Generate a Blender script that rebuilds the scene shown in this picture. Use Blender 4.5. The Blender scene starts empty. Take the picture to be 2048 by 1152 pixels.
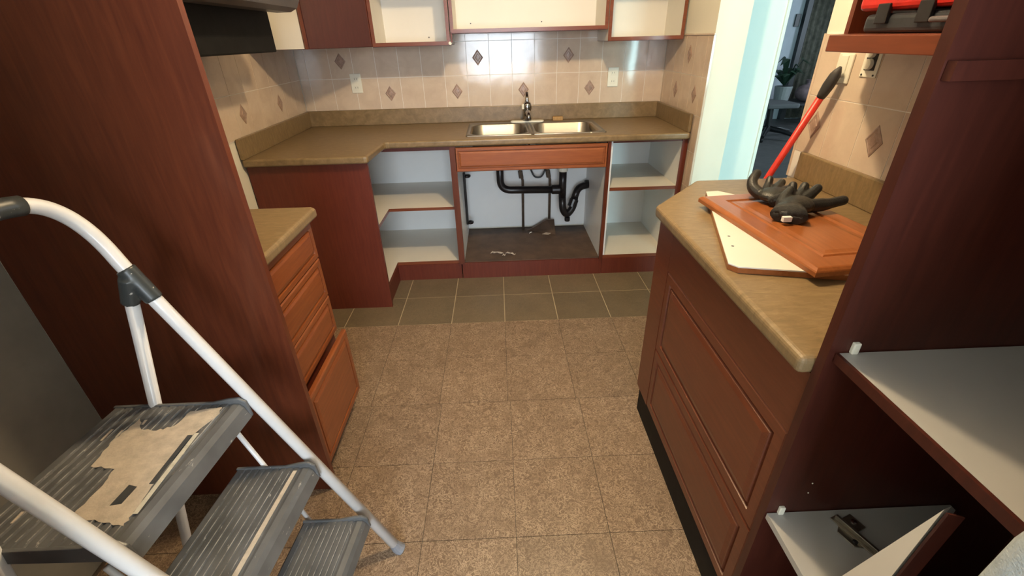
import bpy, bmesh, math, random
from mathutils import Vector, Matrix
random.seed(7)
S = bpy.context.scene
C = S.collection
PI = math.pi

# ------------------------------------------------------------------ camera
def make_camera():
    pitch, roll, yaw = 0.5089111, -0.0274415, -0.0199770
    cy, sy = math.cos(yaw), math.sin(yaw)
    Rz = Matrix(((cy, -sy, 0), (sy, cy, 0), (0, 0, 1)))
    F = Rz @ Vector((0, math.cos(pitch), -math.sin(pitch)))
    U = Rz @ Vector((0, math.sin(pitch), math.cos(pitch)))
    X = Rz @ Vector((1, 0, 0))
    X2 = X * math.cos(roll) + U * math.sin(roll)
    U2 = -X * math.sin(roll) + U * math.cos(roll)
    cd = bpy.data.cameras.new('camera'); co = bpy.data.objects.new('camera', cd); C.objects.link(co)
    cd.sensor_width = 36; cd.lens = 898.057 / 2048 * 36; cd.clip_start = 0.01
    m = Matrix.Identity(4)
    for i in range(3):
        m[i][0] = X2[i]; m[i][1] = U2[i]; m[i][2] = -F[i]
    m.translation = Vector((0, -3.31238, 1.41730))
    co.matrix_world = m
    S.camera = co
make_camera()
S.view_settings.view_transform = 'Standard'; S.view_settings.look = 'None'
S.view_settings.gamma = 1; S.view_settings.use_curve_mapping = False
S.view_settings.exposure = 0.22
# world: a faint overcast sky outside the closed rooms
w = bpy.data.worlds.new('world'); S.world = w; w.use_nodes = True
w.node_tree.nodes['Background'].inputs[0].default_value = (0.6, 0.75, 0.9, 1)
w.node_tree.nodes['Background'].inputs[1].default_value = 0.5

def area(name, loc, rot, sx, sy, power, col, spread=PI):
    l = bpy.data.lights.new(name, 'AREA'); l.shape = 'RECTANGLE'; l.size = sx; l.size_y = sy
    l.energy = power; l.color = col; l.spread = spread
    o = bpy.data.objects.new(name, l); C.objects.link(o); o.location = loc; o.rotation_euler = rot
    return o
# ceiling lamp bulb (warm), its glass dome is built below
pl = bpy.data.lights.new('ceiling_bulb', 'POINT'); pl.energy = 72; pl.color = (1.0, 0.76, 0.46); pl.shadow_soft_size = 0.05
po = bpy.data.objects.new('ceiling_bulb', pl); C.objects.link(po); po.location = (0.25, -1.90, 2.31)
# daylight through the two windows behind the camera
area('daylight_kitchen', (0.1, -5.44, 1.45), (PI/2, 0, 0), 1.25, 1.3, 88, (0.80, 0.90, 1.0))
area('daylight_room', (2.55, -5.44, 1.45), (PI/2, 0, 0), 1.5, 1.4, 135, (0.60, 0.94, 0.98))
area('fill_side', (6.52, 2.4, 1.5), (0, PI/2, 0), 1.4, 1.4, 60, (0.72, 0.86, 1.0))  # added fill light that brightens the room beyond the doorway

# ------------------------------------------------------------------ helpers
def wloc(o):
    v = Vector((0, 0, 0))
    while o is not None:
        v += o.location; o = o.parent
    return v
def link(name, me, parent=None, mat=None, smooth=False):
    if parent is not None:
        d = -wloc(parent); me.transform(Matrix.Translation(d))
    if mat is not None:
        me.materials.append(mat)
    if smooth:
        for p in me.polygons: p.use_smooth = True
    o = bpy.data.objects.new(name, me); C.objects.link(o)
    if parent is not None: o.parent = parent
    return o
def obj(name, bm, mat, parent=None, smooth=False, bevel=0, seg=2, angle=40):
    if bevel:
        for e in bm.edges: pass
    bmesh.ops.recalc_face_normals(bm, faces=bm.faces[:])
    me = bpy.data.meshes.new(name); bm.to_mesh(me); bm.free()
    o = link(name, me, parent, mat, smooth)
    if bevel:
        m = o.modifiers.new('bevel', 'BEVEL'); m.width = bevel; m.segments = seg; m.limit_method = 'ANGLE'; m.angle_limit = math.radians(angle)
        m.harden_normals = False
    return o
def tag(o, label=None, cat=None, group=None, kind=None):
    if label: o['label'] = label
    if cat: o['category'] = cat
    if group: o['group'] = group
    if kind: o['kind'] = kind
    return o
def thing(name, loc, label, cat, group=None):
    o = bpy.data.objects.new(name, None); C.objects.link(o); o.location = loc; o.empty_display_size = 0.05
    return tag(o, label, cat, group)
def B(): return bmesh.new()
def box(bm, x0, x1, y0, y1, z0, z1):
    v = [bm.verts.new((x, y, z)) for z in (z0, z1) for y in (y0, y1) for x in (x0, x1)]
    for f in ((0, 2, 3, 1), (4, 5, 7, 6), (0, 1, 5, 4), (2, 6, 7, 3), (0, 4, 6, 2), (1, 3, 7, 5)):
        bm.faces.new([v[i] for i in f])
    return bm
def bx(*a): return box(B(), *a)
def prism(bm, pts, z0, z1):
    a = [bm.verts.new((p[0], p[1], z0)) for p in pts]; b = [bm.verts.new((p[0], p[1], z1)) for p in pts]
    bm.faces.new(a[::-1]); bm.faces.new(b)
    n = len(pts)
    for i in range(n): bm.faces.new((a[i], a[(i+1) % n], b[(i+1) % n], b[i]))
    return bm
def slab(bm, corners, nrm, t):
    """a plate: 3D polygon swept along -nrm*t"""
    n = Vector(nrm).normalized() * t
    a = [bm.verts.new(Vector(p)) for p in corners]; b = [bm.verts.new(Vector(p) - n) for p in corners]
    bm.faces.new(a); bm.faces.new(b[::-1]); k = len(a)
    for i in range(k): bm.faces.new((a[i], b[i], b[(i+1) % k], a[(i+1) % k]))
    return bm
def tube(bm, pts, r, n=12, cap=True, flat=1.0):
    pts = [Vector(p) for p in pts]; m = len(pts)
    rs = r if isinstance(r, (list, tuple)) else [r] * m
    T = []
    for i in range(m):
        a = pts[max(i-1, 0)]; b = pts[min(i+1, m-1)]; T.append((b - a).normalized())
    up = Vector((0, 0, 1)) if abs(T[0].z) < 0.9 else Vector((1, 0, 0))
    u = T[0].cross(up).normalized(); rings = []
    for i in range(m):
        u = (u - T[i] * u.dot(T[i])).normalized(); v = T[i].cross(u)
        rings.append([bm.verts.new(pts[i] + (u * math.cos(2*PI*k/n) + v * math.sin(2*PI*k/n) * flat) * rs[i]) for k in range(n)])
    for i in range(m-1):
        for k in range(n):
            bm.faces.new((rings[i][k], rings[i][(k+1) % n], rings[i+1][(k+1) % n], rings[i+1][k]))
    if cap:
        bm.faces.new(rings[0][::-1]); bm.faces.new(rings[-1])
    return bm
def arcpts(pts, rad=0.05, n=6):
    """round the corners of a polyline"""
    P = [Vector(p) for p in pts]; out = [P[0]]
    for i in range(1, len(P)-1):
        a = (P[i-1]-P[i]); b = (P[i+1]-P[i]); r = min(rad, a.length*.49, b.length*.49)
        A = P[i] + a.normalized()*r; D = P[i] + b.normalized()*r
        for k in range(n+1):
            t = k/n; out.append(A*(1-t)**2 + P[i]*2*t*(1-t) + D*t*t)
    out.append(P[-1]); return out
def lathe(bm, prof, c, n=24, axis='z'):
    c = Vector(c); rings = []
    for r, h in prof:
        ring = []
        for k in range(n):
            a = 2*PI*k/n
            if axis == 'z': p = Vector((r*math.cos(a), r*math.sin(a), h))
            elif axis == 'x': p = Vector((h, r*math.cos(a), r*math.sin(a)))
            else: p = Vector((r*math.cos(a), h, r*math.sin(a)))
            ring.append(bm.verts.new(c + p))
        rings.append(ring)
    for i in range(len(rings)-1):
        for k in range(n): bm.faces.new((rings[i][k], rings[i][(k+1) % n], rings[i+1][(k+1) % n], rings[i+1][k]))
    bm.faces.new(rings[0][::-1]); bm.faces.new(rings[-1])
    return bm
def ball(bm, c, r, sc=(1, 1, 1), n=12, rot=None):
    M = Matrix.Translation(Vector(c)) @ (rot.to_4x4() if rot else Matrix.Identity(4)) @ Matrix.Diagonal((r*sc[0], r*sc[1], r*sc[2], 1))
    bmesh.ops.create_uvsphere(bm, u_segments=n, v_segments=max(6, n//2+2), radius=1, matrix=M); return bm
def panel(bm, o, u, v, nrm, w, h, prof, t):
    """routed panel: o corner, u/v unit directions, nrm outwards; prof = [(inset, depth)...]; back slab thickness t"""
    o, u, v, nrm = Vector(o), Vector(u), Vector(v), Vector(nrm)
    rings = []
    for ins, d in [(0, -t)] + prof:
        a, b = ins, ins
        rings.append([bm.verts.new(o + u*x + v*y + nrm*d) for x, y in ((a, b), (w-a, b), (w-a, h-b), (a, h-b))])
    for i in range(len(rings)-1):
        for k in range(4): bm.faces.new((rings[i][k], rings[i][(k+1) % 4], rings[i+1][(k+1) % 4], rings[i+1][k]))
    bm.faces.new(rings[-1]); bm.faces.new(rings[0][::-1])
    return bm
ROUT = [(0, -.004), (.004, 0), (.043, 0), (.047, -.008), (.056, -.008), (.061, -.001), (.066, -.001), (.084, .002)]
def rout(k): return [(a*k if a > .004 else a, d) for a, d in ROUT]

# ------------------------------------------------------------------ materials
MT = {}
def nt(name, rough=.5, spec=.5, metal=0, coat=0):
    m = bpy.data.materials.new(name); m.use_nodes = True; t = m.node_tree; b = t.nodes['Principled BSDF']
    b.inputs['Roughness'].default_value = rough; b.inputs['Metallic'].default_value = metal
    b.inputs['Specular IOR Level'].default_value = spec; b.inputs['Coat Weight'].default_value = coat
    b.inputs['Coat Roughness'].default_value = .12
    MT[name] = m; return m, t, b
def N(t, typ, **k):
    n = t.nodes.new(typ)
    for a, v in k.items():
        if a in n.inputs: n.inputs[a].default_value = v
        else: setattr(n, a, v)
    return n
def ramp(t, fac, stops):
    r = t.nodes.new('ShaderNodeValToRGB'); e = r.color_ramp.elements
    while len(e) < len(stops): e.new(.5)
    for i, (p, c) in enumerate(stops):
        e[i].position = p; e[i].color = (*c, 1) if len(c) == 3 else c
    t.links.new(fac, r.inputs[0]); return r.outputs[0]
def pos(t, sc=(1, 1, 1), rot=(0, 0, 0)):
    g = t.nodes.new('ShaderNodeNewGeometry'); m = t.nodes.new('ShaderNodeMapping')
    m.inputs['Scale'].default_value = sc; m.inputs['Rotation'].default_value = rot
    t.links.new(g.outputs['Position'], m.inputs[0]); return m.outputs[0]
def noise(t, vec, scale, detail=3, rough=.5, dist=0):
    n = N(t, 'ShaderNodeTexNoise', Scale=scale, Detail=detail, Roughness=rough, Distortion=dist)
    t.links.new(vec, n.inputs['Vector']); return n.outputs['Fac']
def bump(t, b, h, s, d=.002):
    n = N(t, 'ShaderNodeBump', Strength=s, Distance=d); t.links.new(h, n.inputs['Height']); t.links.new(n.outputs[0], b.inputs['Normal'])
def mixc(t, fac, a, b):
    m = t.nodes.new('ShaderNodeMix'); m.data_type = 'RGBA'
    if hasattr(fac, 'links'): t.links.new(fac, m.inputs[0])
    else: m.inputs[0].default_value = fac
    for k, s in ((6, a), (7, b)):
        if hasattr(s, 'links'): t.links.new(s, m.inputs[k])
        else: m.inputs[k].default_value = (*s, 1)
    return m.outputs[2]
def plain(name, c, rough=.5, metal=0, spec=.5, var=.12, nscale=8, bmp=0, coat=0, bscale=200):
    m, t, b = nt(name, rough, spec, metal, coat)
    p = pos(t); n = noise(t, p, nscale, 4, .6)
    lo = tuple(x*(1-var) for x in c); hi = tuple(min(1, x*(1+var)) for x in c)
    t.links.new(ramp(t, n, [(.3, lo), (.7, hi)]), b.inputs['Base Color'])
    if bmp: bump(t, b, noise(t, p, bscale, 2), bmp)
    return m
def wood(name, c1, c2, sc, rough=.32, coat=.15):
    m, t, b = nt(name, rough, .4, 0, coat)
    p = pos(t, sc); n = noise(t, p, 9, 5, .62, .4); n2 = noise(t, pos(t), 2.2, 2)
    a = ramp(t, n, [(.3, c1), (.72, c2)])
    d = mixc(t, n2, a, tuple(x*.82 for x in c1))
    mm = t.nodes.new('ShaderNodeMix'); mm.data_type = 'RGBA'; mm.inputs[0].default_value = .25
    t.links.new(a, mm.inputs[6]); t.links.new(d, mm.inputs[7]); t.links.new(mm.outputs[2], b.inputs['Base Color'])
    bump(t, b, n, .06); return m
CH1, CH2 = (.088, .020, .009), (.148, .036, .014)
M_wv = wood('cherry_vertical', CH1, CH2, (9, 9, .7))
M_wy = wood('cherry_along_y', CH1, CH2, (9, .7, 9))
M_wx = wood('cherry_along_x', (.15, .040, .018), (.22, .064, .027), (.7, 9, 9))
M_rdr = wood('cherry_deep_drawer', (.115, .030, .013), (.165, .045, .019), (9, .7, 9), .30)
M_ff = wood('cherry_false_front', (.24, .066, .022), (.34, .105, .034), (.7, 9, 9))
M_drw = wood('cherry_drawer', (.19, .050, .014), (.29, .085, .024), (9, .7, 9))
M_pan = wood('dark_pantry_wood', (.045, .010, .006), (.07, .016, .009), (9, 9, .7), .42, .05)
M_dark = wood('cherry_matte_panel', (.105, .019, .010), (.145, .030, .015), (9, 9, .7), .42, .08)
M_mar = wood('maroon_door', (.062, .018, .016), (.085, .024, .020), (9, 9, .7), .4)
M_lamd = wood('loose_door_wood', (.25, .078, .022), (.35, .115, .035), (9, .7, 9), .28)
M_white = plain('white_melamine', (.74, .70, .62), .42, var=.03, nscale=3)
M_blue = plain('shaded_white_melamine', (.40, .39, .365), .38, var=.04, nscale=3)  # white melamine with the pantry's shade put into its colour
M_inn = plain('white_cabinet_lining', (.84, .85, .84), .42, var=.03, nscale=3)
M_wall = plain('cream_wall_paint', (.80, .77, .66), .7, var=.03, nscale=2, bmp=.1)
M_hall = plain('white_wall_paint', (.80, .86, .82), .6, var=.02, nscale=2)
M_alc = plain('alcove_shaded_paint', (.23, .215, .19), .75, var=.14, nscale=5)  # grey paint, darkened to hold the alcove's shade
M_ceil = plain('ceiling_paint', (.78, .75, .68), .9, var=.02)
M_black = plain('black_plastic', (.012, .012, .013), .35, var=.3, nscale=20)
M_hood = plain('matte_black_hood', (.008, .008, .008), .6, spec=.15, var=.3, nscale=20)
M_grey = plain('grey_plastic', (.055, .058, .060), .38, var=.22, nscale=14, bmp=.15)
M_hgrey = plain('hood_grey_metal', (.10, .095, .105), .38, metal=.2, var=.1)
M_tube = plain('white_enamel_tube', (.68, .67, .66), .32, var=.06, nscale=10, coat=.3)
M_chrome = plain('chrome', (.62, .62, .62), .14, metal=1, var=.03)
M_dchr = plain('dark_chrome', (.36, .36, .37), .18, metal=1, var=.1)
M_brass = plain('aged_steel_bracket', (.30, .27, .22), .3, metal=.9, var=.25, nscale=40)
M_abs = plain('black_drain_pipe', (.014, .011, .011), .32, var=.25, nscale=20)
M_copper = plain('dull_copper', (.12, .085, .06), .5, metal=.4, var=.3, nscale=30)
M_plate = plain('ivory_plate', (.80, .78, .66), .4, var=.03)
M_red = plain('red_paint', (.62, .035, .022), .35, var=.15, nscale=15)
M_grip = plain('dark_rubber_grip', (.032, .030, .032), .6, var=.25, nscale=25)
M_glove = plain('black_glove_rubber', (.018, .018, .017), .42, var=.4, nscale=60, bmp=.5, bscale=350)
M_glove2 = plain('black_glove_knit', (.022, .021, .020), .7, var=.4, nscale=90, bmp=.6, bscale=500)
M_tagw = plain('white_fabric_tag', (.8, .8, .78), .6, var=.03)
M_foot = plain('grey_rubber_foot', (.20, .21, .24), .5, var=.15, nscale=20)
M_paint = plain('dried_cream_paint', (.50, .43, .34), .55, var=.18, nscale=45, bmp=.4)
M_cream = plain('cream_dried_strip', (.55, .52, .42), .5, var=.15, nscale=60)
M_sponge = plain('tan_sponge', (.42, .25, .10), .9, var=.2, nscale=80)
M_paper = plain('pale_paper_scrap', (.42, .36, .30), .8, var=.2, nscale=60)
M_denim = plain('pale_blue_cloth', (.42, .48, .52), .95, var=.14, nscale=120, bmp=.6, bscale=400)
M_case = plain('dark_tool_case', (.02, .022, .026), .3, var=.3, nscale=30)
M_tred = plain('red_tool_case_lid', (.42, .018, .012), .35, var=.2, nscale=18)
M_seat = plain('dark_grey_seat', (.09, .095, .10), .8)
M_leaf = plain('plant_leaf', (.02, .05, .03), .5, var=.3, nscale=20)
M_pot = plain('pale_pot', (.25, .27, .27), .5)
M_pink = plain('dull_pink_cloth', (.16, .11, .12), .8, var=.25, nscale=15)
M_farw = plain('far_wall_paint', (.50, .54, .60), .8, var=.04)
M_curt = plain('dark_gold_curtain', (.085, .08, .062), .8, var=.5, nscale=14, bmp=.4, bscale=25)
M_fbase = plain('dark_frame', (.02, .023, .026), .4)
M_ffloor = plain('dark_room_floor', (.09, .09, .09), .5, var=.2, nscale=9)
M_grout = plain('pale_floor_grout', (.46, .38, .25), .8, var=.1)
M_groutd = plain('dark_floor_joint', (.08, .06, .045), .8, var=.1)
M_wgrout = plain('wall_grout', (.80, .76, .70), .8, var=.05)

# mottled laminate worktop
m, t, b = nt('tan_laminate', .34, .45); p = pos(t, (1, 3.2, 1)); n = noise(t, p, 22, 6, .7, .6)
t.links.new(ramp(t, n, [(.28, (.155, .105, .050)), (.52, (.215, .146, .072)), (.74, (.285, .20, .104))]), b.inputs['Base Color']); M_lam = m
# ceramic wall tile
m, t, b = nt('beige_wall_tile', .11, .6); p = pos(t); n = noise(t, p, 9, 5, .6, .5)
oi = N(t, 'ShaderNodeObjectInfo'); c = ramp(t, n, [(.3, (.57, .45, .35)), (.7, (.68, .56, .44))])
t.links.new(c, b.inputs['Base Color']); bump(t, b, noise(t, p, 5, 2), .35, .004); M_tile = m
M_dia = plain('relief_diamond', (.36, .245, .19), .3, var=.22, nscale=60, bmp=.3, bscale=160)
# vinyl floor tiles
def vinyl(name, base, lo, fleck, amt, rough):
    m, t, b = nt(name, rough, .4); p = pos(t)
    n = noise(t, p, 5, 4, .6); c = ramp(t, n, [(.3, lo), (.7, base)])
    n2 = noise(t, p, 46, 5, .66, 2.2)
    f = ramp(t, n2, [(.44, (0, 0, 0)), (.5, (amt,)*3), (.55, (0, 0, 0))])
    n3 = noise(t, p, 14, 3, .6, 1.0); g = ramp(t, n3, [(.30, (.35, .35, .35)), (.60, (1, 1, 1))])
    mu = N(t, 'ShaderNodeMath'); mu.operation = 'MULTIPLY'; t.links.new(f, mu.inputs[0]); t.links.new(g, mu.inputs[1])
    c2 = mixc(t, mu.outputs[0], c, fleck)
    oi = N(t, 'ShaderNodeObjectInfo'); hs = N(t, 'ShaderNodeHueSaturation')
    mr = N(t, 'ShaderNodeMapRange'); t.links.new(oi.outputs['Random'], mr.inputs[0]); mr.inputs[3].default_value = .93; mr.inputs[4].default_value = 1.06
    t.links.new(mr.outputs[0], hs.inputs['Value']); t.links.new(c2, hs.inputs['Color']); t.links.new(hs.outputs[0], b.inputs['Base Color'])
    bump(t, b, n2, .12); return m
M_fnew = vinyl('marbled_vinyl', (.178, .118, .074), (.145, .094, .058), (.47, .35, .24), .95, .40)
M_fold = vinyl('older_vinyl', (.155, .117, .073), (.120, .092, .058), (.28, .215, .13), .45, .36)
m, t, b = nt('rib_highlight', .4, .5); f = ramp(t, noise(t, pos(t), 30, 4, .7), [(.38, (.10, .10, .10)), (.62, (.40, .39, .36))]); t.links.new(f, b.inputs['Base Color']); M_rib = m  # paler colour painted in as highlights along the tread ribs
# brushed steel sink
m, t, b = nt('brushed_steel', .36, .5, 1); p = pos(t, (1, 60, 60)); n = noise(t, p, 20, 2)
b.inputs['Base Color'].default_value = (.34, .315, .28, 1); bump(t, b, n, .05); M_steel = m
# sink-base floor: worn dark boards
M_sfl = plain('stained_brown_board', (.080, .048, .030), .6, var=.35, nscale=10, bmp=.3)
# ladder treads: grey plastic with paint spatter
m, t, b = nt('spattered_tread', .36, .5); p = pos(t, (1, .35, 1)); n = noise(t, p, 75, 4, .7)
base = ramp(t, noise(t, pos(t), 12, 3), [(.3, (.075, .077, .078)), (.7, (.13, .133, .135))])
f = ramp(t, n, [(.66, (0, 0, 0)), (.70, (.8, .8, .8))]); t.links.new(mixc(t, f, base, (.42, .40, .36)), b.inputs['Base Color']); M_tread = m
m, t, b = nt('spattered_bracket', .36, .5); p = pos(t); n = noise(t, p, 60, 3, .6)
f = ramp(t, n, [(.64, (0, 0, 0)), (.67, (.8, .8, .8))]); t.links.new(mixc(t, f, (.035, .04, .04), (.5, .48, .43)), b.inputs['Base Color']); M_hinge = m

XL, XR, XW = -1.30, 1.125, 1.17      # left wall, stub wall face, right tiled wall face
ZC = 2.40
# ------------------------------------------------------------------ room shell
def struct(name, bm, mat, parent=None, **k):
    o = obj(name, bm, mat, parent, **k)
    if parent is None: o['kind'] = 'structure'
    return o
floor = struct('floor', bx(XL-.1, 6.7, -5.6, 5.3, -.10, -.004), M_groutd)
# floor tiles
ys_new = [-1.161, -1.484, -1.806, -2.128, -2.433, -2.738, -3.043, -3.348, -3.653, -3.958]
fcache = {}
def ftile(x, y, w, h, mat):
    key = (round(w, 3), round(h, 3), mat.name)
    g = .0022 if mat is M_fold else .0009
    if key not in fcache:
        bm = bx(g, w-g, g, h-g, -.004, 0); me = bpy.data.meshes.new('tile'); bmesh.ops.recalc_face_normals(bm, faces=bm.faces[:]); bm.to_mesh(me); bm.free(); me.materials.append(mat); fcache[key] = me
    o = bpy.data.objects.new('tile', fcache[key]); C.objects.link(o); o.parent = floor; o.location = (x, y, 0)
T = .3048
for j in range(-3, 6):
    x = -.612 + T*j
    x0, x1 = max(x, XL), min(x+T, 1.30)
    if x1-x0 < .02: continue
    for k in range(4):
        y = -1.161 + T*k
        if y > -.55: continue
        ftile(x0, y, x1-x0, T, M_fold)
    for k in range(len(ys_new)-1):
        dx = .012 if k >= 2 else 0
        ftile(x0+dx, ys_new[k+1], x1-x0, ys_new[k]-ys_new[k+1], M_fnew)
o = obj('grout_bed', bx(XL, 1.3, -1.161, -.40, -.004, -.0012), M_grout, floor); o['label'] = 'pale grout showing between the older tiles'
struct('floor_room', bx(1.32, 6.6, -5.5, 5.2, -.004, .002), M_ffloor)

struct('ceiling', bx(XL-.1, 6.7, -5.6, 5.3, ZC, ZC+.1), M_ceil)
wall_back = struct('wall_back', bx(XL-.1, 1.30, 0.006, .12, 0, ZC), M_wall)
wall_left = struct('wall_left', bx(XL-.12, XL-.006, -5.5, .12, 0, ZC), M_wall)
wall_stub = struct('wall_stub', bx(XR+.006, 1.30, -.70, .006, 0, ZC), M_wall)
wall_right = struct('wall_right', bx(XW+.006, 1.30, -5.5, -1.52, 0, ZC), M_wall)
struct('wall_hall', bx(1.30, 1.615, -.45, -.33, 0, ZC), M_hall)
bm = bx(1.615, 1.632, -.46, -.32, 0, ZC)
struct('trim_1', bm, M_hall)
struct('wall_header', bx(XR+.006, 1.30, -1.52, -.70, 2.08, ZC), M_wall)
# wall behind the camera with two window openings
bm = B()
for a in ((XL-.1, -.55, 0, ZC), (.75, 1.75, 0, ZC), (3.35, 6.7, 0, ZC), (-.55, .75, 0, .78), (-.55, .75, 2.12, ZC), (1.75, 3.35, 0, .72), (1.75, 3.35, 2.17, ZC)):
    box(bm, a[0], a[1], -5.6, -5.5, a[2], a[3])
struct('wall_behind', bm, M_wall)
for i, (x0, x1, z0, z1) in enumerate(((-.55, .75, .78, 2.12), (1.75, 3.35, .72, 2.17))):
    bm = B()
    for a in ((x0, x0+.05, z0, z1), (x1-.05, x1, z0, z1), (x0+.05, x1-.05, z0, z0+.05), (x0+.05, x1-.05, z1-.05, z1), ((x0+x1)/2-.02, (x0+x1)/2+.02, z0+.05, z1-.05)):
        box(bm, a[0], a[1], -5.58, -5.52, a[2], a[3])
    struct('window_%d' % (i+1), bm, M_hall)
struct('wall_far', bx(1.0, 6.7, 5.2, 5.3, 0, ZC), M_farw)
bm = B()
for a in ((-5.5, 1.6, 0, ZC), (3.2, 5.2, 0, ZC), (1.6, 3.2, 0, .75), (1.6, 3.2, 2.25, ZC)): box(bm, 6.6, 6.7, a[0], a[1], a[2], a[3])
struct('wall_room', bm, M_farw)
bm = B()
for a in ((1.6, 1.66, .75, 2.25), (3.14, 3.2, .75, 2.25), (1.66, 3.14, .75, .81), (1.66, 3.14, 2.19, 2.25), (2.38, 2.42, .81, 2.19)): box(bm, 6.62, 6.68, a[0], a[1], a[2], a[3])
struct('window_3', bm, M_hall)  # unseen window, added to go with the far room's fill light
struct('wall_hallside', bx(1.30, 1.42, .12, 5.2, 0, ZC), M_farw)
# alcove wall behind the missing refrigerator, shade put into its grey paint
obj('alcove_shade_coat', bx(XL-.008, XL-.002, -3.0, -2.22, 0, ZC), M_alc, wall_left)['label'] = 'grey painted wall of the empty refrigerator alcove, its shade put into the colour'

# ------------------------------------------------------------------ wall tiles with relief diamonds
tcache = {}
def wtile(parent, axis, at, a, z, w, h, dia=False, face=1):
    """axis 'y': wall face at y=at (looking -y), a = x start. axis 'x': face at x=at, a = y start, face = +1 if tile faces +x"""
    key = (axis, round(w, 3), round(h, 3), face)
    g = .0016
    if key not in tcache:
        bm = B()
        if axis == 'y': box(bm, g, w-g, 0, .0055, g, h-g)
        else: box(bm, -.0055 if face > 0 else 0, 0 if face > 0 else .0055, g, w-g, g, h-g)
        bmesh.ops.recalc_face_normals(bm, faces=bm.faces[:])
        me = bpy.data.meshes.new('tile'); bm.to_mesh(me); bm.free(); me.materials.append(M_tile); tcache[key] = me
    o = bpy.data.objects.new('tile', tcache[key]); C.objects.link(o); o.parent = parent
    o.location = (a, at, z) if axis == 'y' else (at, a, z)
    if dia:
        o['label'] = 'tile with a small relief diamond'
        k2 = ('d', axis, face)
        if k2 not in tcache:
            bm = B(); W, H = .036, .048
            s = -1 if axis == 'y' else face
            lv = [(1, -.001), (1, .002), (.82, .004), (.74, .0022), (.5, .0022), (.42, .004), (.2, .0045)]
            rings = []
            for k, d in lv:
                ring = []
                for du, dz in ((-W*k, 0), (0, -H*k), (W*k, 0), (0, H*k)):
                    ring.append(bm.verts.new((du, s*d, dz) if axis == 'y' else (s*d, du, dz)))
                rings.append(ring)
            for i in range(len(rings)-1):
                for q in range(4): bm.faces.new((rings[i][q], rings[i][(q+1) % 4], rings[i+1][(q+1) % 4], rings[i+1][q]))
            bm.faces.new(rings[-1]); bm.faces.new(rings[0][::-1])
            bmesh.ops.recalc_face_normals(bm, faces=bm.faces[:])
            me = bpy.data.meshes.new('diamond'); bm.to_mesh(me); bm.free(); me.materials.append(M_dia); tcache[k2] = me
        d = bpy.data.objects.new('diamond', tcache[k2]); C.objects.link(d); d.parent = o
        d.location = (w/2, 0, h/2+.004) if axis == 'y' else (0, w/2, h/2+.004)
Z0 = [1.003, 1.203, 1.403]
obj('grout_bed', bx(XL, XR, 0, .006, 1.0, 1.61).copy() if False else bx(XL, XR, .0015, .006, 1.0, 1.61), M_wgrout, wall_back)
dback = {(-.716, 0), (-.27, 0), (.18, 0), (.626, 0), (-.118, 1), (.475, 1), (-1.02, 1)}
x = -.641 - .1495*5
while x < XR - .01:
    x0 = max(x, XL); x1 = min(x+.1495, XR)
    if x1 - x0 > .02:
        for r in range(3):
            dia = any(abs((x+.0747) - dx) < .04 and r == rr for dx, rr in dback) and r < 2
            wtile(wall_back, 'y', 0, x0, Z0[r], x1-x0, .2, dia)
    x += .1495
obj('grout_bed', bx(XL-.006, XL-.0015, -2.2, 0, 1.0, 1.61), M_wgrout, wall_left)
y = -.15
for k in range(15):
    y0 = -.005-.15*(k+1)
    if y0 < -2.2: break
    for r in range(3):
        dia = (k in (2, 5) and r == 0) or (k == 7 and r == 1) or (k == 8 and r == 0)
        wtile(wall_left, 'x', XL, y0, Z0[r], .15, .2, dia, 1)
obj('grout_bed', bx(XR+.0015, XR+.006, -.70, 0, .10, 1.403), M_wgrout, wall_stub)
ys = [0, -.04, -.19, -.34, -.49, -.64, -.70]
for k in range(len(ys)-1):
    for r in range(-4, 2):
        z = 1.003 + .2*r
        dia = (k == 2 and r == 0) or (k == 4 and r == 0) or (k == 3 and r == 1)
        wtile(wall_stub, 'x', XR, ys[k+1], z, ys[k]-ys[k+1], .2, dia, -1)
o = obj('tile_edge_trim', bx(XR-.004, XR+.006, -.715, 0, 1.403, 1.412), M_tile, wall_stub, bevel=.002)
obj('tile_return', bx(XR, XR+.012, -.706, -.70, .1, 1.403), M_tile, wall_stub)
obj('grout_bed', bx(XW+.0015, XW+.006, -2.75, -1.52, .9, 1.403), M_wgrout, wall_right)
for k in range(8):
    y1 = -1.53-.15*k
    for r in range(2):
        wtile(wall_right, 'x', XW, y1-.15, Z0[r], .15, .2, (k in (0, 2) and r == 0), -1)
obj('tile_return', bx(XW, XW+.012, -1.53, -1.518, .9, 1.403), M_tile, wall_right)

# ------------------------------------------------------------------ worktops
def apply_mods(o):
    dg = bpy.context.evaluated_depsgraph_get(); me = bpy.data.meshes.new_from_object(o.evaluated_get(dg)); o.modifiers.clear(); o.data = me
tw = thing('countertop', (-.1, -.3, .87), 'tan mottled laminate worktop with the sink set in it, running along the tiled back wall', 'countertop')
bm = prism(B(), [(XL+.002, -.002), (1.118, -.002), (1.118, -.635), (-.630, -.635), (-.648, -.643), (-.655, -.662), (-.668, -.965), (-.674, -.980), (-.688, -.985), (XL+.002, -.985)], .872, .91)
o = obj('worktop', bm, M_lam, tw)
cut = obj('cutter', bx(-.165, .605, -.525, -.105, .8, 1.0), None)
bo = o.modifiers.new('b', 'BOOLEAN'); bo.operation = 'DIFFERENCE'; bo.object = cut; bo.solver = 'EXACT'
apply_mods(o); bpy.data.objects.remove(cut, do_unlink=True)
mb = o.modifiers.new('bevel', 'BEVEL'); mb.width = .011; mb.segments = 4; mb.limit_method = 'ANGLE'; mb.angle_limit = math.radians(50)
bm = B(); box(bm, XL+.002, 1.118, -.022, -.002, .91, 1.01); obj('backsplash', bm, M_lam, tw, bevel=.004)
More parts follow.
